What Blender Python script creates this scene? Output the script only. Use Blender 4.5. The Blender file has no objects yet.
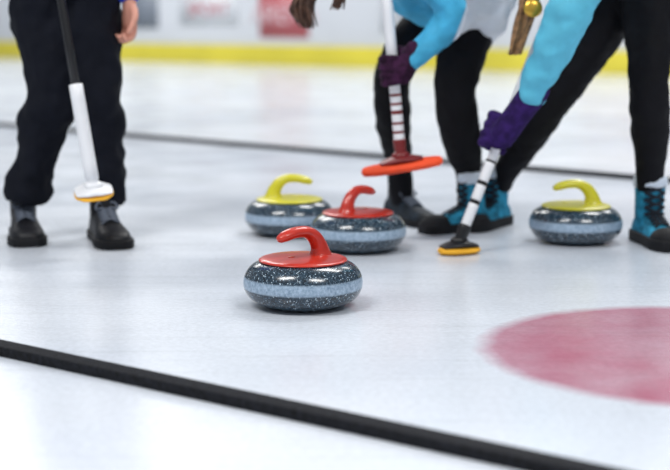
import bpy, bmesh, math, random
from mathutils import Vector, Matrix, Quaternion
random.seed(4)
scene=bpy.context.scene
H=0.69; F=1400.0; PITCH=math.atan(215/F)
V3=Vector
def P(u,v,Y):
    """world point on the vertical plane y=Y seen along a sight line (camera-match measurement)"""
    a=(u-335)/F; b=(235-v)/F
    d=V3((a, math.cos(PITCH)+b*math.sin(PITCH), -math.sin(PITCH)+b*math.cos(PITCH)))
    return V3((0,0,H))+d*(Y/d.y)
# ---------------------------------------------------------------- materials
def mat(name,col,rough=.5,metal=0,bump=0,bscale=60,vary=0,vscale=12,spec=.5,sheen=0,coat=0):
    m=bpy.data.materials.new(name); m.use_nodes=True
    nt=m.node_tree; b=nt.nodes['Principled BSDF']
    b.inputs['Roughness'].default_value=rough; b.inputs['Metallic'].default_value=metal
    b.inputs['Specular IOR Level'].default_value=spec
    b.inputs['Coat Weight'].default_value=coat
    b.inputs['Sheen Weight'].default_value=sheen
    tc=nt.nodes.new('ShaderNodeTexCoord')
    n=nt.nodes.new('ShaderNodeTexNoise'); n.inputs['Scale'].default_value=vscale; n.inputs['Detail'].default_value=5
    nt.links.new(tc.outputs['Object'],n.inputs['Vector'])
    mr=nt.nodes.new('ShaderNodeMapRange'); mr.inputs['From Min'].default_value=.35; mr.inputs['From Max'].default_value=.65
    nt.links.new(n.outputs['Fac'],mr.inputs['Value'])
    mx=nt.nodes.new('ShaderNodeMix'); mx.data_type='RGBA'
    mx.inputs['A'].default_value=tuple(x*(1-vary) for x in col)+(1,)
    mx.inputs['B'].default_value=tuple(min(1,x*(1+vary)) for x in col)+(1,)
    nt.links.new(mr.outputs[0],mx.inputs['Factor']); nt.links.new(mx.outputs['Result'],b.inputs['Base Color'])
    if bump:
        n2=nt.nodes.new('ShaderNodeTexNoise'); n2.inputs['Scale'].default_value=bscale; n2.inputs['Detail'].default_value=4
        nt.links.new(tc.outputs['Object'],n2.inputs['Vector'])
        bp=nt.nodes.new('ShaderNodeBump'); bp.inputs['Strength'].default_value=bump; bp.inputs['Distance'].default_value=.005
        nt.links.new(n2.outputs['Fac'],bp.inputs['Height']); nt.links.new(bp.outputs['Normal'],b.inputs['Normal'])
    return m
def srgb(r,g,b):
    f=lambda c:(c/255/12.92 if c/255<=.04045 else ((c/255+.055)/1.055)**2.4)
    return (f(r),f(g),f(b))
M={}
M['red']=mat('red_handle_plastic',srgb(190,44,26),.28,coat=.3,vary=.12,vscale=30)
M['yel']=mat('yellow_handle_plastic',srgb(212,204,44),.3,coat=.3,vary=.05)
M['trouser']=mat('dark_trouser_cloth',srgb(14,17,27),.9,vary=.1,spec=.2)
M['legging']=mat('black_legging_knit',srgb(10,10,16),.75,bump=.1,bscale=200,vary=.2,spec=.2)
M['shoeblk']=mat('black_shoe_leather',srgb(13,14,20),.5,bump=.3,bscale=80,vary=.3,spec=.35)
M['shoegrey']=mat('dark_sport_shoe',srgb(24,34,44),.6,bump=.3,bscale=80,vary=.6,vscale=30,spec=.3)
M['sole']=mat('rubber_sole',srgb(14,15,20),.7,vary=.2,spec=.3)
M['lace']=mat('shoe_lace',srgb(90,98,112),.8)
M['laceb']=mat('boot_lace_dark',srgb(12,24,38),.8)
M['teal']=mat('teal_boot_suede',srgb(46,134,166),.85,bump=.5,bscale=50,vary=.5,vscale=35,spec=.2)
M['sock']=mat('pale_sock_knit',srgb(205,215,228),.9,bump=.5,bscale=150)
M['blue']=mat('blue_jacket',srgb(28,62,190),.7,bump=.2)
M['turq']=mat('turquoise_jacket',srgb(92,186,214),.65,bump=.25,bscale=40,vary=.12,spec=.3)
M['skin']=mat('skin',srgb(212,150,130),.5,vary=.08,vscale=30)
M['glovep']=mat('purple_glove_knit',srgb(46,26,84),.9,bump=.6,bscale=160,vary=.35,vscale=40,spec=.2)
M['gloved']=mat('dark_maroon_glove_knit',srgb(50,22,48),.9,bump=.6,bscale=160,vary=.6,vscale=50,spec=.2)
M['brown']=mat('brown_hair',srgb(80,54,40),.55,bump=.5,bscale=120,vary=.5,vscale=60)
M['blond']=mat('dark_blond_hair',srgb(140,104,68),.55,bump=.5,bscale=120,vary=.5,vscale=60)
M['eye']=mat('eye_white',(.6,.58,.56),.3)
M['iris']=mat('eye_iris',(.05,.035,.025),.2)
M['lip']=mat('lips',srgb(180,95,90),.5)
M['white']=mat('white_plastic',srgb(232,233,236),.35,vary=.03)
M['black']=mat('black_plastic',srgb(14,14,18),.4,vary=.1)
M['orange']=mat('orange_broom_fabric',srgb(238,78,34),.7,bump=.4,bscale=120,vary=.15)
M['redb']=mat('red_broom_plastic',srgb(120,26,28),.4,vary=.1)
M['yelpad']=mat('yellow_broom_fabric',srgb(240,176,40),.7,bump=.4,bscale=120)
M['gold']=mat('gold_clip',srgb(212,170,70),.3,metal=.8)
def twotone():
    m=mat('teal_and_white_jacket',srgb(66,166,206),.65,bump=.25,bscale=40,vary=.2,spec=.3)
    nt=m.node_tree; b=nt.nodes['Principled BSDF']
    src=b.inputs['Base Color'].links[0].from_socket
    tc=nt.nodes.new('ShaderNodeTexCoord'); sp=nt.nodes.new('ShaderNodeSeparateXYZ'); nt.links.new(tc.outputs['Object'],sp.inputs[0])
    ma=nt.nodes.new('ShaderNodeMath'); ma.operation='MULTIPLY_ADD'; ma.inputs[1].default_value=-.35
    nt.links.new(sp.outputs['Z'],ma.inputs[0]); nt.links.new(sp.outputs['X'],ma.inputs[2])
    r=nt.nodes.new('ShaderNodeMapRange'); r.inputs['From Min'].default_value=.135; r.inputs['From Max'].default_value=.142
    nt.links.new(ma.outputs[0],r.inputs['Value'])
    mx=nt.nodes.new('ShaderNodeMix'); mx.data_type='RGBA'
    nt.links.new(r.outputs[0],mx.inputs['Factor']); nt.links.new(src,mx.inputs['A']); mx.inputs['B'].default_value=(*srgb(226,232,240),1)
    nt.links.new(mx.outputs['Result'],b.inputs['Base Color']); return m
M['two']=twotone()
def granite():
    m=bpy.data.materials.new('blue_speckled_granite'); m.use_nodes=True; nt=m.node_tree; N=nt.nodes; L=nt.links
    b=N['Principled BSDF']; b.inputs['Specular IOR Level'].default_value=.55
    b.inputs['Coat Weight'].default_value=.25; b.inputs['Coat Roughness'].default_value=.08
    tc=N.new('ShaderNodeTexCoord')
    sp=N.new('ShaderNodeSeparateXYZ'); L.new(tc.outputs['Object'],sp.inputs[0])
    cr=N.new('ShaderNodeValToRGB')
    mr=N.new('ShaderNodeMapRange'); mr.inputs['From Min'].default_value=0; mr.inputs['From Max'].default_value=.12
    L.new(sp.outputs['Z'],mr.inputs['Value']); L.new(mr.outputs[0],cr.inputs[0])
    e=cr.color_ramp.elements; e[0].position=.38; e[0].color=(0,0,0,1); e[1].position=.42; e[1].color=(1,1,1,1)
    x=e.new(.60); x.color=(1,1,1,1); x=e.new(.64); x.color=(0,0,0,1)
    def speck(scale,thr,dist):
        v=N.new('ShaderNodeTexVoronoi'); v.inputs['Scale'].default_value=scale; L.new(tc.outputs['Object'],v.inputs['Vector'])
        s=N.new('ShaderNodeSeparateColor'); L.new(v.outputs['Color'],s.inputs[0])
        a=N.new('ShaderNodeMath'); a.operation='GREATER_THAN'; a.inputs[1].default_value=thr; L.new(s.outputs[0],a.inputs[0])
        d=N.new('ShaderNodeMath'); d.operation='LESS_THAN'; d.inputs[1].default_value=dist; L.new(v.outputs['Distance'],d.inputs[0])
        k=N.new('ShaderNodeMath'); k.operation='MULTIPLY'; L.new(a.outputs[0],k.inputs[0]); L.new(d.outputs[0],k.inputs[1]); return k.outputs[0]
    n=N.new('ShaderNodeTexNoise'); n.inputs['Scale'].default_value=130; n.inputs['Detail'].default_value=6; n.inputs['Roughness'].default_value=.7
    L.new(tc.outputs['Object'],n.inputs['Vector'])
    base=N.new('ShaderNodeValToRGB'); L.new(n.outputs['Fac'],base.inputs[0])
    base.color_ramp.elements[0].position=.35; base.color_ramp.elements[0].color=(*srgb(6,15,24),1)
    base.color_ramp.elements[1].position=.72; base.color_ramp.elements[1].color=(*srgb(54,78,96),1)
    band=N.new('ShaderNodeValToRGB'); L.new(n.outputs['Fac'],band.inputs[0])
    band.color_ramp.elements[0].position=.3; band.color_ramp.elements[0].color=(*srgb(100,126,152),1)
    band.color_ramp.elements[1].position=.7; band.color_ramp.elements[1].color=(*srgb(184,204,222),1)
    def mix(f,a,bb):
        mx=N.new('ShaderNodeMix'); mx.data_type='RGBA'
        L.new(f,mx.inputs['Factor']); L.new(a,mx.inputs['A'])
        if isinstance(bb,tuple): mx.inputs['B'].default_value=bb
        else: L.new(bb,mx.inputs['B'])
        return mx.outputs['Result']
    c=mix(speck(280,.86,.40),base.outputs[0],(*srgb(190,208,220),1))
    c=mix(speck(480,.85,.45),c,(*srgb(120,145,164),1))
    c2=mix(cr.outputs[0],c,band.outputs[0])
    L.new(c2,b.inputs['Base Color'])
    rr=N.new('ShaderNodeMapRange'); rr.inputs['To Min'].default_value=.2; rr.inputs['To Max'].default_value=.45
    L.new(cr.outputs[0],rr.inputs['Value']); L.new(rr.outputs[0],b.inputs['Roughness'])
    return m
M['granite']=granite()
# ---------------------------------------------------------------- mesh tools
def cr(p0,p1,p2,p3,t):
    return .5*((2*p1)+(-p0+p2)*t+(2*p0-5*p1+4*p2-p3)*t*t+(-p0+3*p1-3*p2+p3)*t*t*t)
def tube(bm,pts,rad,seg=16,sub=5,hint=V3((0,0,1)),capk=1.0):
    pts=[V3(p) for p in pts]; rad=[V3((r,r,0)) if not isinstance(r,(tuple,list)) else V3((r[0],r[1],0)) for r in rad]
    S=[];R=[]
    n=len(pts)
    for i in range(n-1):
        a=[pts[max(i-1,0)],pts[i],pts[i+1],pts[min(i+2,n-1)]]; b=[rad[max(i-1,0)],rad[i],rad[i+1],rad[min(i+2,n-1)]]
        for k in range(sub):
            S.append(cr(*a,k/sub)); R.append(cr(*b,k/sub))
    S.append(pts[-1]); R.append(rad[-1])
    T=[(S[min(i+1,len(S)-1)]-S[max(i-1,0)]).normalized() for i in range(len(S))]
    up=V3(hint); up=up-T[0]*up.dot(T[0])
    if up.length<.05:
        up=V3((0,1,0)); up=up-T[0]*up.dot(T[0])
        if up.length<.05: up=V3((1,0,0))-T[0]*T[0].x
    up.normalize()
    rings=[]
    def ring(c,t,upv,a,b):
        side=t.cross(upv).normalized()
        return [bm.verts.new(c+side*a*math.cos(2*math.pi*k/seg)+upv*b*math.sin(2*math.pi*k/seg)) for k in range(seg)]
    for i,(s,r,t) in enumerate(zip(S,R,T)):
        up=(up-t*up.dot(t)).normalized()
        if i==0:
            m=min(r.x,r.y)*capk
            v0=bm.verts.new(s-t*m)
            for ph in (75,50,25):
                ph=math.radians(ph); rings.append(ring(s-t*m*math.sin(ph),t,up,r.x*math.cos(ph),r.y*math.cos(ph)))
        rings.append(ring(s,t,up,r.x,r.y))
        if i==len(S)-1:
            m=min(r.x,r.y)*capk
            for ph in (25,50,75):
                ph=math.radians(ph); rings.append(ring(s+t*m*math.sin(ph),t,up,r.x*math.cos(ph),r.y*math.cos(ph)))
            v1=bm.verts.new(s+t*m)
    for a,b in zip(rings,rings[1:]):
        for k in range(seg): bm.faces.new((a[k],a[(k+1)%seg],b[(k+1)%seg],b[k]))
    for k in range(seg):
        bm.faces.new((v0,rings[0][(k+1)%seg],rings[0][k])); bm.faces.new((v1,rings[-1][k],rings[-1][(k+1)%seg]))
def ell(bm,c,r,rot=None,u=20,v=14):
    m=Matrix.Translation(V3(c))@((rot or Matrix.Identity(3)).to_4x4())@Matrix.Diagonal((*r,1))
    bmesh.ops.create_uvsphere(bm,u_segments=u,v_segments=v,radius=1,matrix=m)
folds={}
def fold_tex(size):
    if size not in folds:
        t=bpy.data.textures.new('cloth_folds','CLOUDS'); t.noise_scale=size; t.noise_depth=1; folds[size]=t
    return folds[size]
def fin(bm,name,m,parent=None,remesh=0,smooth=0,fold=0,fsize=.06,bevel=0,mw=None):
    bmesh.ops.recalc_face_normals(bm,faces=bm.faces)
    me=bpy.data.meshes.new(name); bm.to_mesh(me); bm.free()
    for p in me.polygons: p.use_smooth=True
    o=bpy.data.objects.new(name,me); scene.collection.objects.link(o); me.materials.append(m)
    if mw is not None: o.matrix_world=mw
    if parent is not None:
        o.parent=parent; o.matrix_parent_inverse=parent.matrix_basis.inverted()
    if remesh:
        r=o.modifiers.new('remesh','REMESH'); r.mode='VOXEL'; r.voxel_size=remesh; r.use_smooth_shade=True
    if smooth:
        s=o.modifiers.new('smooth','SMOOTH'); s.iterations=smooth; s.factor=.5
    if fold:
        d=o.modifiers.new('folds','DISPLACE'); d.texture=fold_tex(fsize); d.strength=fold; d.mid_level=.5; d.texture_coords='LOCAL'
    if bevel:
        b=o.modifiers.new('bevel','BEVEL'); b.width=bevel; b.segments=3; b.limit_method='ANGLE'
    return o
def empty(name,loc):
    e=bpy.data.objects.new(name,None); e.location=loc; scene.collection.objects.link(e); e.empty_display_size=.1; return e
def lathe(bm,prof,seg=96):
    rings=[]
    for r,z in prof:
        rings.append([bm.verts.new((r*math.cos(2*math.pi*k/seg),r*math.sin(2*math.pi*k/seg),z)) for k in range(seg)] if r>1e-6 else [bm.verts.new((0,0,z))])
    for a,b in zip(rings,rings[1:]):
        for k in range(seg):
            k2=(k+1)%seg
            if len(a)==1: bm.faces.new((a[0],b[k2],b[k]))
            elif len(b)==1: bm.faces.new((a[k],a[k2],b[0]))
            else: bm.faces.new((a[k],a[k2],b[k2],b[k]))
def box(bm,c,size,rot=0):
    m=Matrix.Translation(V3(c))@Matrix.Rotation(rot,4,'Z')@Matrix.Diagonal((*size,1))
    bmesh.ops.create_cube(bm,size=1,matrix=m)
# ---------------------------------------------------------------- stones
def smoothprof(pr,sub=6):
    out=[];n=len(pr);p=[V3((a,b,0)) for a,b in pr]
    for i in range(n-1):
        for k in range(sub):
            q=cr(p[max(i-1,0)],p[i],p[i+1],p[min(i+2,n-1)],k/sub); out.append((max(q.x,0),q.y))
    out.append(pr[-1]); return out
def stone(x,y,ang,m):
    e=empty('curling_stone',(x,y,0))
    W=Matrix.Translation((x,y,0))@Matrix.Rotation(ang,4,'Z')
    bm=bmesh.new()
    lathe(bm,[(0,.004),(.055,.004),(.062,0)]+smoothprof([(.066,0),(.096,.004),(.126,.018),(.1415,.038),(.1455,.058),(.1415,.079),(.127,.099),(.104,.111),(.085,.113)])+[(0,.113)])
    fin(bm,'granite_body',M['granite'],e,mw=W)
    bm=bmesh.new()
    lathe(bm,smoothprof([(.100,.110),(.107,.112),(.1075,.115),(.100,.1185),(.080,.121),(.04,.1235)],4)+[(0,.124)])
    fin(bm,'handle_plate',m,e,mw=W)
    bm=bmesh.new()
    tube(bm,[(-.052,0,.112),(-.052,0,.124),(-.048,0,.144),(-.033,0,.167),(-.008,0,.181),(.024,0,.182),(.052,0,.176),(.066,0,.171)],
         [(.034,.040),(.024,.029),(.018,.022),(.0165,.018),(.0175,.0145),(.0185,.0135),(.018,.013),(.014,.010)],seg=24,sub=7,hint=V3((1,0,0)))
    fin(bm,'handle_grip',m,e,mw=W,remesh=.002,smooth=4)
    bm=bmesh.new()
    bmesh.ops.create_cone(bm,cap_ends=True,segments=24,radius1=.009,radius2=.008,depth=.002,matrix=Matrix.Translation((.035,0,.1240)))
    fin(bm,'handle_bolt',m,e,mw=W)
    return e
stone(-.078,3.36,math.radians(218),M['red'])
stone(.070,4.20,math.radians(50),M['red'])
stone(-.148,4.52,math.radians(4),M['yel'])
stone(.757,4.36,math.radians(184),M['yel'])
# ---------------------------------------------------------------- ice
def ice():
    m=bpy.data.materials.new('pebbled_ice'); m.use_nodes=True; nt=m.node_tree; N=nt.nodes; L=nt.links
    b=N['Principled BSDF']; b.inputs['Specular IOR Level'].default_value=.5
    tc=N.new('ShaderNodeTexCoord')
    def noise(s,d=4,src=None):
        n=N.new('ShaderNodeTexNoise'); n.inputs['Scale'].default_value=s; n.inputs['Detail'].default_value=d; L.new(src or tc.outputs['Object'],n.inputs['Vector']); return n.outputs['Fac']
    def mrange(s,a,b_,c,d):
        r=N.new('ShaderNodeMapRange'); r.inputs['From Min'].default_value=a; r.inputs['From Max'].default_value=b_; r.inputs['To Min'].default_value=c; r.inputs['To Max'].default_value=d
        L.new(s,r.inputs['Value']); return r.outputs[0]
    n1=noise(.8); n2=noise(70,3); n3=noise(140,2)
    c=N.new('ShaderNodeValToRGB'); L.new(n1,c.inputs[0])
    c.color_ramp.elements[0].position=.35; c.color_ramp.elements[0].color=(*srgb(212,219,230),1)
    c.color_ramp.elements[1].position=.65; c.color_ramp.elements[1].color=(*srgb(234,239,247),1)
    d=N.new('ShaderNodeVectorMath'); d.operation='DISTANCE'; L.new(tc.outputs['Object'],d.inputs[0]); d.inputs[1].default_value=(.77,2.885,0)
    wob=N.new('ShaderNodeMath'); wob.operation='MULTIPLY_ADD'; wob.inputs[1].default_value=.025; L.new(noise(14,3),wob.inputs[0]); L.new(d.outputs['Value'],wob.inputs[2])
    ring=mrange(wob.outputs[0],.492,.440,0,1)
    fade=mrange(noise(5,4),.3,.7,.68,.92)
    mm=N.new('ShaderNodeMath'); mm.operation='MULTIPLY'; L.new(ring,mm.inputs[0]); L.new(fade,mm.inputs[1])
    mx=N.new('ShaderNodeMix'); mx.data_type='RGBA'; L.new(mm.outputs[0],mx.inputs['Factor']); L.new(c.outputs[0],mx.inputs['A']); mx.inputs['B'].default_value=(*srgb(180,92,118),1)
    def streak(rot,freq,lo,hi,amt):
        mp=N.new('ShaderNodeMapping'); mp.inputs['Rotation'].default_value=(0,0,math.radians(rot)); mp.inputs['Scale'].default_value=(1.2,freq,1); L.new(tc.outputs['Object'],mp.inputs[0])
        return mrange(noise(1.0,3,mp.outputs[0]),lo,hi,1.0,amt)
    peb=mrange(n2,.36,.64,.91,1.0)
    prev=peb
    for s in (streak(50,60,.60,.72,.91),streak(36,25,.55,.70,.94),streak(-25,90,.62,.74,.93)):
        k=N.new('ShaderNodeMath'); k.operation='MULTIPLY'; L.new(s,k.inputs[0]); L.new(prev,k.inputs[1]); prev=k.outputs[0]
    mu=N.new('ShaderNodeVectorMath'); mu.operation='SCALE'; L.new(mx.outputs['Result'],mu.inputs[0]); L.new(prev,mu.inputs['Scale'])
    L.new(mu.outputs[0],b.inputs['Base Color'])
    L.new(mrange(noise(3,4),.3,.7,.13,.26),b.inputs['Roughness'])
    bp=N.new('ShaderNodeBump'); bp.inputs['Strength'].default_value=.3; bp.inputs['Distance'].default_value=.002
    L.new(n3,bp.inputs['Height']); L.new(bp.outputs['Normal'],b.inputs['Normal'])
    return m
bm=bmesh.new(); bmesh.ops.create_grid(bm,x_segments=4,y_segments=4,size=60); fin(bm,'floor',ice())
M['foam']=mat('black_foam_divider',srgb(20,22,28),.8,bump=1,bscale=150,vary=.7,vscale=90,spec=.25)
def strip(name,p,q,w,h,ext):
    p=V3((*p,0)); q=V3((*q,0)); d=(q-p).normalized(); p=p-d*ext; q=q+d*ext
    n=V3((-d.y,d.x,0));
    if n.y<0: n=-n
    c=(p+q)/2+n*w/2; L=(q-p).length
    bm=bmesh.new(); box(bm,(0,0,0),(L,w,h)); 
    return fin(bm,name,M['foam'],bevel=.003,mw=Matrix.Translation(c+V3((0,0,h/2)))@Matrix.Rotation(math.atan2(d.y,d.x),4,'Z'))
strip('lane_divider',(-.676,2.815),(.205,2.147),.048,.022,12)
strip('lane_divider',(-2.2,9.2),(1.427,5.96),.05,.02,20)
# ---------------------------------------------------------------- barrier and back wall
M['board']=mat('white_rink_board',srgb(208,212,218),.45,vary=.05,vscale=.6)
M['kick']=mat('yellow_kickplate',srgb(218,204,66),.5,vary=.08,vscale=1)
M['adred']=mat('red_sponsor_print',srgb(182,92,100),.5); M['adblue']=mat('blue_sponsor_print',srgb(96,112,140),.5); M['adgrey']=mat('grey_sponsor_print',srgb(120,128,140),.5); M['adpink']=mat('pale_sponsor_print',srgb(216,196,200),.5)
B0=V3((-6.25,26.1,0)); bd=V3((.776,-.631,0)).normalized(); bang=math.atan2(bd.y,bd.x)
BW=Matrix.Translation(B0)@Matrix.Rotation(bang,4,'Z')
be=empty('rink_barrier',B0)
bm=bmesh.new(); box(bm,(5,.06,.6),(70,.12,1.2)); fin(bm,'board',M['board'],be,bevel=.01,mw=BW)
bm=bmesh.new(); box(bm,(5,-.02,.15),(70,.04,.30)); fin(bm,'kickplate',M['kick'],be,bevel=.008,mw=BW)
bm=bmesh.new(); box(bm,(5,.05,1.22),(70,.18,.05)); fin(bm,'cap_rail',M['adgrey'],be,bevel=.01,mw=BW)
def panel(x,w,z0,z1,m,words=None,wm=None):
    bm=bmesh.new(); box(bm,(x+w/2,-.004,(z0+z1)/2),(w,.008,z1-z0)); fin(bm,'sponsor_panel',m,be,mw=BW)
    if words:
        cu=bpy.data.curves.new('sponsor_lettering','FONT'); cu.body=words; cu.size=(z1-z0)*.6; cu.align_x='CENTER'; cu.align_y='CENTER'; cu.extrude=.003
        o=bpy.data.objects.new('sponsor_lettering',cu); scene.collection.objects.link(o); cu.materials.append(wm)
        o.matrix_world=BW@Matrix.Translation((x+w/2,-.012,(z0+z1)/2))@Matrix.Rotation(math.pi/2,4,'X'); o.parent=be; o.matrix_parent_inverse=be.matrix_basis.inverted()
panel(-6,3,.5,1.1,M['adblue'],'CURL',M['white'])
panel(-1.5,1.5,.6,1.1,M['adpink'],'ICE',M['adred'])
panel(3.55,.75,.55,1.15,M['adgrey'])
panel(4.8,1.3,.6,1.1,M['board'],'SPORT',M['adred'])
panel(6.55,1.0,.42,1.12,M['adred'],'ARENA',M['adpink'])
panel(8.9,2.0,.5,1.1,M['board'],'WINTER',M['adblue'])
panel(12.2,1.6,.5,1.1,M['adpink'],'ICE',M['adred'])
panel(15.5,2.5,.5,1.1,M['adblue'],'CURL',M['white'])
bm=bmesh.new(); box(bm,(5,9,3.5),(110,.3,7)); fin(bm,'wall_back',mat('arena_wall_paint',srgb(190,194,200),.8,vary=.06,vscale=.4),mw=BW)
# ---------------------------------------------------------------- brooms
def broom(headp,topp,yaw,tilt,L,Wd,padm,housem,segs,pitchx=0,hk=.86,padt=.012):
    headp=V3(headp); topp=V3(topp)
    e=empty('curling_broom',headp)
    W=Matrix.Translation(headp)@Matrix.Rotation(yaw,4,'Z')@Matrix.Rotation(tilt,4,'Y')@Matrix.Rotation(pitchx,4,'X')
    t=padt
    bm=bmesh.new()
    tube(bm,[(-L,0,t),(-L*.6,0,t),(0,0,t),(L*.6,0,t),(L,0,t)],[(Wd*.6,t*.85),(Wd*.97,t),(Wd,t),(Wd*.97,t),(Wd*.6,t*.85)],seg=24)
    fin(bm,'broom_pad',padm,e,mw=W)
    bm=bmesh.new(); l=L*hk; z=2*t
    tube(bm,[(-l,0,z),(-l*.5,0,z+.004),(0,0,z+.007),(l*.5,0,z+.004),(l,0,z)],[(Wd*.6,.006),(Wd*.85,.010),(Wd*.9,.013),(Wd*.85,.010),(Wd*.6,.006)],seg=24)
    ell(bm,(0,0,z+.016),(.028,.022,.016))
    fin(bm,'broom_head_housing',housem,e,mw=W)
    a=headp+(W.to_3x3()@V3((0,0,z+.014))); d=topp-a
    bm=bmesh.new(); tube(bm,[a,a+d.normalized()*.05],[.017,.020],capk=.3); fin(bm,'ferrule',housem,e)
    for t0,t1,m,r in segs:
        bm=bmesh.new(); tube(bm,[a+d*t0,a+d*t1],[r,r],seg=20,capk=.15); fin(bm,'shaft_section',m,e)
    return e,a,d
# ---------------------------------------------------------------- body parts
def grip_hand(name,C,A,wr,m,parent,rs,k=1.0,glove=0):
    C=V3(C);A=V3(A).normalized();wr=V3(wr)
    w=wr-C; w=(w-A*w.dot(A)).normalized()
    U=Quaternion(A,math.radians(45))@w; V=A.cross(U)
    off=lambda th,rho,a: C+A*a*k+(U*math.cos(math.radians(th))+V*math.sin(math.radians(th)))*rho
    bm=bmesh.new()
    R=Matrix((A,V,U)).transposed()
    ell(bm,C+U*(rs+.018*k)-V*.012*k,(.043*k,.040*k,.018*k),R)
    g=glove
    for a,end,fr in ((-.034,212,.0098),(-.011,222,.0102),(.012,215,.0098),(.033,195,.0085)):
        fr=fr*k+g
        tube(bm,[off(5,rs+.020*k,a*.9),off(52,rs+.024*k,a),off(100,rs+.013*k+g,a),off(155,rs+.010*k+g,a),off(end,rs+.010*k+g,a)],[fr*1.1,fr*1.08,fr,fr*.96,fr*.85],seg=12,sub=4)
    tube(bm,[off(-25,rs+.026*k,-.02),off(-70,rs+.024*k,-.045),off(-120,rs+.014*k+g,-.056),off(-165,rs+.012*k+g,-.058)],[.015*k,.013*k+g,.0115*k+g,.010*k+g],seg=12,sub=4)
    pc=C+U*(rs+.020*k)-V*.02*k
    tube(bm,[pc,pc.lerp(wr,.5),wr,wr+(wr-pc).normalized()*.03],[.030*k+g,.029*k+g,.030*k+g,.030*k+g])
    return fin(bm,name,m,parent,remesh=.0035,smooth=3)
def shoe(name,ank,ang,parent,boot=False,k=1.0,upm=None,lacem=None):
    W=Matrix.Translation(V3((ank[0],ank[1],0)))@Matrix.Rotation(ang,4,'Z')@Matrix.Scale(k,4)
    upm=upm or M['shoeblk']
    st=[(-.082,.020,.052),(-.074,.031,.074),(-.05,.036,.088),(-.015,.037,.098),(.02,.038,.098),(.05,.040,.084),(.09,.046,.066),(.13,.050,.056),(.165,.046,.050),(.188,.035,.042),(.198,.020,.030)]
    seg=24; bm=bmesh.new(); rings=[]
    for x,w,h in st:
        rg=[]
        for i in range(seg):
            th=2*math.pi*i/seg; c,s=math.cos(th),math.sin(th)
            y=w*math.copysign(abs(c)**.75,c); z=.018+(h-.018)*(max(s,0)**.75) - (.004*max(-s,0))
            rg.append(bm.verts.new((x,y,z)))
        rings.append(rg)
    for a,b in zip(rings,rings[1:]):
        for i in range(seg): bm.faces.new((a[i],a[(i+1)%seg],b[(i+1)%seg],b[i]))
    bm.faces.new(rings[0]); bm.faces.new(rings[-1][::-1])
    if boot: tube(bm,[(-.005,0,.05),(-.008,0,.10),(-.006,0,.15),(-.004,0,.180)],[(.043,.052),(.043,.048),(.045,.047),(.049,.050)],hint=V3((1,0,0)),capk=.2)
    else: tube(bm,[(-.012,0,.06),(-.012,0,.12)],[(.038,.052),(.038,.048)],hint=V3((1,0,0)),capk=.2)
    fin(bm,name+'_upper',upm,parent,mw=W,remesh=.005,smooth=3)
    def slab(nm,z0,z1,grow,m):
        bm=bmesh.new()
        out=[(x*(1+grow*1.5),w+grow*.1+.004) for x,w,h in st]+[(x*(1+grow*1.5),-w-grow*.1-.004) for x,w,h in reversed(st)]
        b=[bm.verts.new((x,y,z0)) for x,y in out]; t=[bm.verts.new((x,y,z1)) for x,y in out]
        n=len(out); bm.faces.new(b[::-1]); bm.faces.new(t)
        for i in range(n): bm.faces.new((b[i],b[(i+1)%n],t[(i+1)%n],t[i]))
        fin(bm,name+nm,m,parent,mw=W,bevel=.004)
    slab('_sole',0,.034 if boot else .024,.02,M['sole'])
    if boot:
        bm=bmesh.new(); ell(bm,(.140,0,.030),(.066,.052,.036)); 
        for v in bm.verts: v.co.z=max(v.co.z,.002)
        fin(bm,name+'_toe_cap',M['sole'],parent,mw=W)
    bm=bmesh.new()
    hh=lambda x: .100 if x<.02 else .100-(x-.02)*.42
    xs=[.022,.038,.054,.070,.086,.102]
    for a,b in zip(xs,xs[1:]):
        for s in (1,-1): tube(bm,[(a,-.024*s,hh(a)-.002),((a+b)/2,0,hh((a+b)/2)+.005),(b,.024*s,hh(b)-.003)],[.0034]*3,seg=8,sub=3)
    if boot:
        for z in (.092,.114,.136,.158):
            for s in (1,-1): tube(bm,[(.034,-.030*s,z),(.047,0,z+.01),(.034,.030*s,z+.02)],[.0042]*3,seg=8,sub=3)
    else:
        for s in (1,-1): tube(bm,[(.025,0,.104),(.035,.022*s,.112),(.050,.032*s,.096),(.040,.012*s,.098)],[.003]*4,seg=8,sub=4)
    fin(bm,name+'_laces',lacem or (M['laceb'] if boot else M['lace']),parent,mw=W)
    if boot:
        bm=bmesh.new(); tube(bm,[(-.004,0,.176),(-.004,0,.200)],[(.051,.054),(.050,.052)],hint=V3((1,0,0)),capk=.3); fin(bm,name+'_cuff',M['sock'],parent,mw=W,remesh=.005,fold=.006,fsize=.02)
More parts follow.
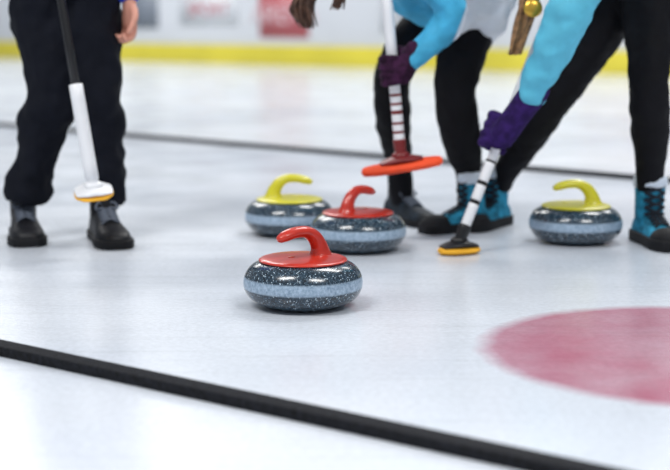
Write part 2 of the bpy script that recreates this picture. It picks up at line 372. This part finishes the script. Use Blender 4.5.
def head(c,fwd,up,hairm,parent,neckto,skinm):
    c=V3(c); fwd=V3(fwd).normalized(); up=V3(up); up=(up-fwd*up.dot(fwd)).normalized(); side=fwd.cross(up)
    W=Matrix.Translation(c)@Matrix((side,fwd,up)).transposed().to_4x4(); Wi=W.inverted()
    bm=bmesh.new()
    ell(bm,(0,-.008,.022),(.076,.092,.088)); ell(bm,(0,.022,-.045),(.060,.062,.062)); ell(bm,(0,.062,-.088),(.026,.020,.018))
    tube(bm,[(0,.084,.012),(0,.098,-.010),(0,.102,-.024)],[.007,.009,.012],seg=10)
    for s in (1,-1):
        ell(bm,(s*.077,-.005,-.005),(.008,.018,.030)); ell(bm,(s*.036,.062,-.032),(.024,.022,.020)); ell(bm,(s*.030,.078,.020),(.022,.010,.007))
    nk=Wi@V3(neckto)
    tube(bm,[(0,-.015,-.03),V3((0,-.02,-.06)).lerp(nk,.4),nk],[.052,.050,.056])
    fin(bm,'head',skinm,parent,mw=W,remesh=.005,smooth=4)
    bm=bmesh.new()
    for s in (1,-1): ell(bm,(s*.031,.0765,.003),(.012,.009,.006))
    fin(bm,'eyes',M['eye'],parent,mw=W)
    bm=bmesh.new()
    for s in (1,-1): ell(bm,(s*.031,.0828,.003),(.0055,.004,.0052))
    fin(bm,'irises',M['iris'],parent,mw=W)
    bm=bmesh.new()
    for s in (1,-1): tube(bm,[(s*.014,.086,.022),(s*.032,.084,.026),(s*.050,.070,.020)],[.003,.004,.002],seg=8)
    fin(bm,'eyebrows',hairm,parent,mw=W)
    bm=bmesh.new(); tube(bm,[(-.024,.076,-.058),(0,.084,-.056),(.024,.076,-.058)],[.003,.006,.003],seg=10); fin(bm,'mouth',M['lip'],parent,mw=W)
    bm=bmesh.new(); ell(bm,(0,-.022,.036),(.086,.094,.092)); ell(bm,(0,-.045,-.01),(.080,.068,.075))
    tube(bm,[(-.07,.03,.05),(0,.07,.092),(.07,.03,.05)],[.02,.024,.02])
    fin(bm,'hair',hairm,parent,mw=W,remesh=.006,smooth=2,fold=.012,fsize=.02)
    return W
def strands(name,roots,m,parent,n,spread,r=.006,wave=.006):
    bm=bmesh.new()
    for i in range(n):
        o=V3([random.uniform(-1,1)*s for s in spread]); pts=[]
        for j,p in enumerate(roots):
            k=1-.55*j/(len(roots)-1); wv=V3((random.uniform(-1,1),random.uniform(-1,1),0))*wave
            pts.append(V3(p)+o*k+wv)
        tube(bm,pts,[r]*(len(pts)-1)+[r*.35],seg=8,sub=4)
    fin(bm,name,m,parent)
# ================================================================ PLAYER A (left, standing)
Y=4.42; A=empty('curling_player',P(68,240,Y).xy.to_3d())
bm=bmesh.new()
tube(bm,[P(42,-30,Y),P(42,20,Y),P(52,85,Y-.03),P(42,135,Y),P(31,175,Y),P(28,198,Y+.01)],[.100,.098,.078,.072,.066,.068],hint=V3((0,1,0)),capk=.05)
tube(bm,[P(90,-30,Y),P(93,20,Y),P(98,85,Y-.03),P(104,140,Y),P(107,175,Y),P(108,202,Y+.01)],[.098,.095,.078,.068,.060,.060],hint=V3((0,1,0)),capk=.05)
tube(bm,[P(67,-10,Y),P(67,-60,Y)],[(.155,.11),(.15,.105)],hint=V3((0,1,0)),capk=.4)
fin(bm,'trousers',M['trouser'],A,remesh=.007,smooth=3,fold=.045,fsize=.085)
a1=P(27,240,Y+.03); a2=P(104,240,Y+.0)
shoe('shoe_right',(a1.x-.008,a1.y,0),math.radians(-74),A,k=1.10)
shoe('shoe_left',(a2.x+.005,a2.y-.02,0),math.radians(-70),A,k=1.10)
S1=P(24,-186,Y); S2=P(114,-186,Y); E1=P(4,-115,Y-.05); C=P(69,0,Y)
bx=C.x
E2=P(131,-95,Y+.02); W2=P(129,3,Y-.02)
e,sa,sd=broom(P(94,196,4.12),P(30,-180,4.22),math.radians(15),math.radians(-5),.050,.050,M['yelpad'],M['white'],
   [(.02,.28,M['white'],.0205),(.28,1,M['black'],.0125)],pitchx=math.radians(20),hk=1.0,padt=.009)
gA=sa+sd*.77
bm=bmesh.new()
tube(bm,[(bx,Y,.82),(bx,Y,.95),(bx,Y,1.12),(bx,Y,1.25),(bx,Y,1.33),(bx,Y,1.39)],[(.175,.125),(.16,.115),(.17,.12),(.165,.11),(.11,.08),(.06,.06)],hint=V3((0,1,0)),capk=.3)
wA=gA+V3((-.05,.07,.03))
tube(bm,[S1+V3((.07,0,.02)),S1,E1,wA+V3((-.02,.01,.0))],[.055,.060,.048,.036])
tube(bm,[S2+V3((-.07,0,.02)),S2,E2,W2+V3((0,0,.01))],[.055,.060,.048,.036],capk=.3)
fin(bm,'jacket',M['blue'],A,remesh=.009,smooth=4,fold=.025,fsize=.07)
grip_hand('hand_right',gA,-sd,wA,M['skin'],A,.0125)
bm=bmesh.new(); D=V3((.0,0,-1)); Nn=V3((-.75,-.65,0)).normalized(); Lt=V3((.65,-.75,0)).normalized(); w=W2
tube(bm,[w+V3((0,0,.02)),w+D*.03,w+D*.06,w+D*.075],[(.026,.020),(.034,.016),(.037,.015),(.035,.012)],hint=Nn)
for o,l,r in ((.028,.9,.0088),(.0095,1.0,.0092),(-.0095,.95,.0088),(-.027,.78,.008)):
    b=w+D*.072+Lt*o
    tube(bm,[b,b+D*.032*l+Nn*.006,b+D*.045*l+Nn*.030*l,b+D*.030*l+Nn*.045*l],[r*1.1,r*1.05,r,r*.85],seg=12)
b=w+D*.02+Lt*.028
tube(bm,[b,b+D*.025+Lt*.018+Nn*.010,b+D*.050+Lt*.020+Nn*.022,b+D*.068+Lt*.014+Nn*.030],[.013,.0115,.010,.0085],seg=12)
fin(bm,'hand_left',M['skin'],A,remesh=.0035,smooth=3)
head((bx,Y-.03,1.54),(.25,-1,-.25),(0,0,1),M['brown'],A,(bx,Y+.01,1.36),M['skin'])
# ================================================================ PLAYER B (middle, bending, orange broom)
Bp=empty('curling_player',P(430,232,4.65).xy.to_3d())
bm=bmesh.new()
tube(bm,[P(466,-22,4.70),P(432,20,4.72),P(395,68,4.68),P(393,120,4.74),P(399,160,4.80),P(401,203,4.80)],[.095,.085,.064,.060,.046,.040],hint=V3((0,1,0)),capk=.3)
tube(bm,[P(478,-12,4.62),P(468,30,4.60),P(455,88,4.54),P(461,135,4.58),P(468,170,4.62),P(469,192,4.62)],[.098,.088,.070,.066,.046,.040],hint=V3((0,1,0)),capk=.3)
ell(bm,P(480,-12,4.64),(.11,.12,.10))
fin(bm,'leggings',M['legging'],Bp,remesh=.007,smooth=4,fold=.012,fsize=.05)
q=P(401,220,4.82); shoe('shoe_right',(q.x,4.82,0),math.radians(-62),Bp,k=1.0,upm=M['shoegrey'])
q=P(470,220,4.60); shoe('boot_left',(q.x,4.60,0),math.radians(208),Bp,boot=True,k=.92,upm=M['teal'])
e,sa,sd=broom(P(403,172,4.30),P(378,-105,4.30),0,math.radians(-9),.112,.040,M['orange'],M['redb'],
  [(.03,.09,M['white'],.017),(.09,.10,M['redb'],.0172),(.10,.125,M['white'],.017),(.125,.135,M['redb'],.0172),(.135,.165,M['white'],.017),(.165,.18,M['redb'],.0172),(.18,.20,M['white'],.017),(.20,.21,M['redb'],.0172),(.21,.235,M['white'],.017),(.235,.245,M['redb'],.0172),(.245,.62,M['white'],.017),(.62,1,M['black'],.0135)],pitchx=math.radians(6),hk=.55,padt=.018)
g1=sa+sd*.335; g2=sa+sd*.78
w1=P(410,60,4.27); el=P(452,10,4.28); sh=P(392,-52,4.28)
w2=g2+V3((-.05,.07,.02))
bm=bmesh.new()
tube(bm,[P(497,2,4.62),P(472,-8,4.60),P(435,-28,4.48),P(395,-50,4.40),P(368,-68,4.36)],[(.155,.150),(.155,.155),(.14,.150),(.15,.140),(.09,.08)],hint=V3((0,0,1)),capk=.35)
tube(bm,[P(415,-8,4.45),P(450,8,4.50)],[.09,.09])
tube(bm,[P(392,-62,4.36),sh,el,w1],[.065,.062,.052,.037],capk=.4)
tube(bm,[P(372,-70,4.46),P(345,-55,4.52),P(330,-25,4.50),w2],[.065,.06,.05,.036]) 
fin(bm,'jacket',M['two'],Bp,remesh=.009,smooth=4,fold=.026,fsize=.06)
grip_hand('glove_left',g1,-sd,w1,M['gloved'],Bp,.017,k=1.08,glove=.002)
grip_hand('glove_right',g2,-sd,w2,M['gloved'],Bp,.0135,k=1.0,glove=.002)
hc=P(316,-84,4.32)
head(hc,(-.55,-.55,-.6),(-.5,-.4,.75),M['brown'],Bp,P(362,-78,4.38),M['skin'])
strands('loose_hair',[P(322,-92,4.39),P(318,-55,4.42),P(308,-10,4.41),P(302,10,4.40),P(308,27,4.40)],M['brown'],Bp,34,(.045,.02,.012),r=.005,wave=.012)
strands('loose_hair_front',[P(336,-95,4.33),P(347,-60,4.34),P(343,-15,4.34),P(337,8,4.34)],M['brown'],Bp,28,(.036,.02,.012),r=.005,wave=.012)
# ================================================================ PLAYER C (right, sweeping with yellow pad)
Cp=empty('curling_player',P(590,245,4.4).xy.to_3d())
bm=bmesh.new()
tube(bm,[P(650,-25,4.42),P(650,25,4.36),P(649,85,4.28),P(650,130,4.31),P(650,165,4.33),P(650,190,4.33)],[.095,.080,.062,.060,.046,.040],hint=V3((0,1,0)),capk=.3)
tube(bm,[P(622,-25,4.50),P(598,30,4.50),P(562,88,4.48),P(534,130,4.56),P(510,165,4.66),P(499,186,4.70)],[.095,.085,.062,.058,.046,.040],hint=V3((0,1,0)),capk=.3)
ell(bm,P(638,-35,4.46),(.13,.15,.12))
fin(bm,'leggings',M['legging'],Cp,remesh=.007,smooth=4,fold=.012,fsize=.05)
q=P(650,230,4.33); shoe('boot_left',(q.x,4.34,0),math.radians(-80),Cp,boot=True,k=1.02,upm=M['teal'])
q=P(494,210,4.72); shoe('boot_right',(q.x,4.70,0),math.radians(235),Cp,boot=True,k=.95,upm=M['teal'])
hp=P(459,252,4.12); hp.z=.0
e,sa,sd=broom(hp,P(606,-130,4.34),math.radians(22),0,.056,.042,M['yelpad'],M['black'],
  [(.02,.10,M['white'],.0155),(.10,.11,M['black'],.0158),(.11,.15,M['white'],.0155),(.15,.16,M['black'],.0158),(.16,.21,M['white'],.0155),(.21,.215,M['black'],.0158),(.215,1,M['white'],.0145)],hk=.95)
g1=sa+sd*.285; g2=sa+sd*.82
w1=P(530,98,4.10); el=P(568,15,4.02); sh=P(602,-66,4.10)
w2=g2+V3((-.02,.08,.02))
bm=bmesh.new()
tube(bm,[P(652,-30,4.48),P(632,-45,4.44),P(612,-75,4.32),P(598,-105,4.20),P(588,-125,4.12)],[(.14,.135),(.135,.13),(.14,.125),(.15,.12),(.08,.07)],hint=V3((0,0,1)),capk=.4)
tube(bm,[P(605,-85,4.16),sh,el,w1],[.070,.072,.066,.042],capk=.3)
tube(bm,[P(590,-110,4.25),P(565,-105,4.40),P(560,-60,4.50),w2],[.068,.062,.052,.036])
fin(bm,'jacket',M['turq'],Cp,remesh=.009,smooth=4,fold=.026,fsize=.06)
grip_hand('glove_left',g1,-sd,w1,M['glovep'],Cp,.0165,k=1.25,glove=.004)
grip_hand('glove_right',g2,-sd,w2,M['glovep'],Cp,.0165,k=1.1,glove=.003)
head(P(526,-114,4.14),(-.6,-.6,-.5),(-.4,-.3,.85),M['blond'],Cp,P(580,-118,4.14),M['skin'])
strands('ponytail',[P(536,-125,4.22),P(543,-85,4.22),P(537,-45,4.20),P(530,-5,4.18),P(523,25,4.18),P(515,54,4.18)],M['blond'],Cp,34,(.034,.02,.006))
bm=bmesh.new(); lathe(bm,[(0,-.004),(.024,-.004),(.028,0),(.024,.005),(.012,.007),(0,.008)],32)
q=P(533,8,4.135); fin(bm,'hair_clip',M['gold'],Cp,mw=Matrix.Translation(q)@Matrix.Rotation(math.radians(80),4,'X'))
# ---------------------------------------------------------------- lights
w=bpy.data.worlds.new('arena_ambient'); scene.world=w; w.use_nodes=True
w.node_tree.nodes['Background'].inputs[0].default_value=(.84,.91,1,1); w.node_tree.nodes['Background'].inputs[1].default_value=.38
def area(name,loc,size,power,col=(1,.99,.97)):
    l=bpy.data.lights.new(name,'AREA'); l.shape='RECTANGLE'; l.size=size[0]; l.size_y=size[1]; l.energy=power; l.color=col
    o=bpy.data.objects.new(name,l); o.location=loc; scene.collection.objects.link(o); return o
area('arena_lamp',(2.5,7.5,6),(3,1.2),250)
area('arena_lamp',(-3,1.0,6),(3,1.2),300)
area('arena_lamp',(3,-.5,6),(3,1.2),290)
area('arena_lamp',(-4,13,7),(5,3),500)
area('arena_lamp',(5,14,7),(5,3),440)
area('arena_lamp',(-5,21,7),(5,3),480)
# ---------------------------------------------------------------- camera
cam=bpy.data.cameras.new('camera'); co=bpy.data.objects.new('camera',cam); scene.collection.objects.link(co); scene.camera=co
co.location=(0,0,H); co.rotation_euler=(math.pi/2-PITCH,0,0)
cam.sensor_width=36; cam.lens=F/670*36; cam.clip_end=300
cam.dof.use_dof=True; cam.dof.focus_distance=3.33; cam.dof.aperture_fstop=2.1
scene.view_settings.view_transform='Standard'
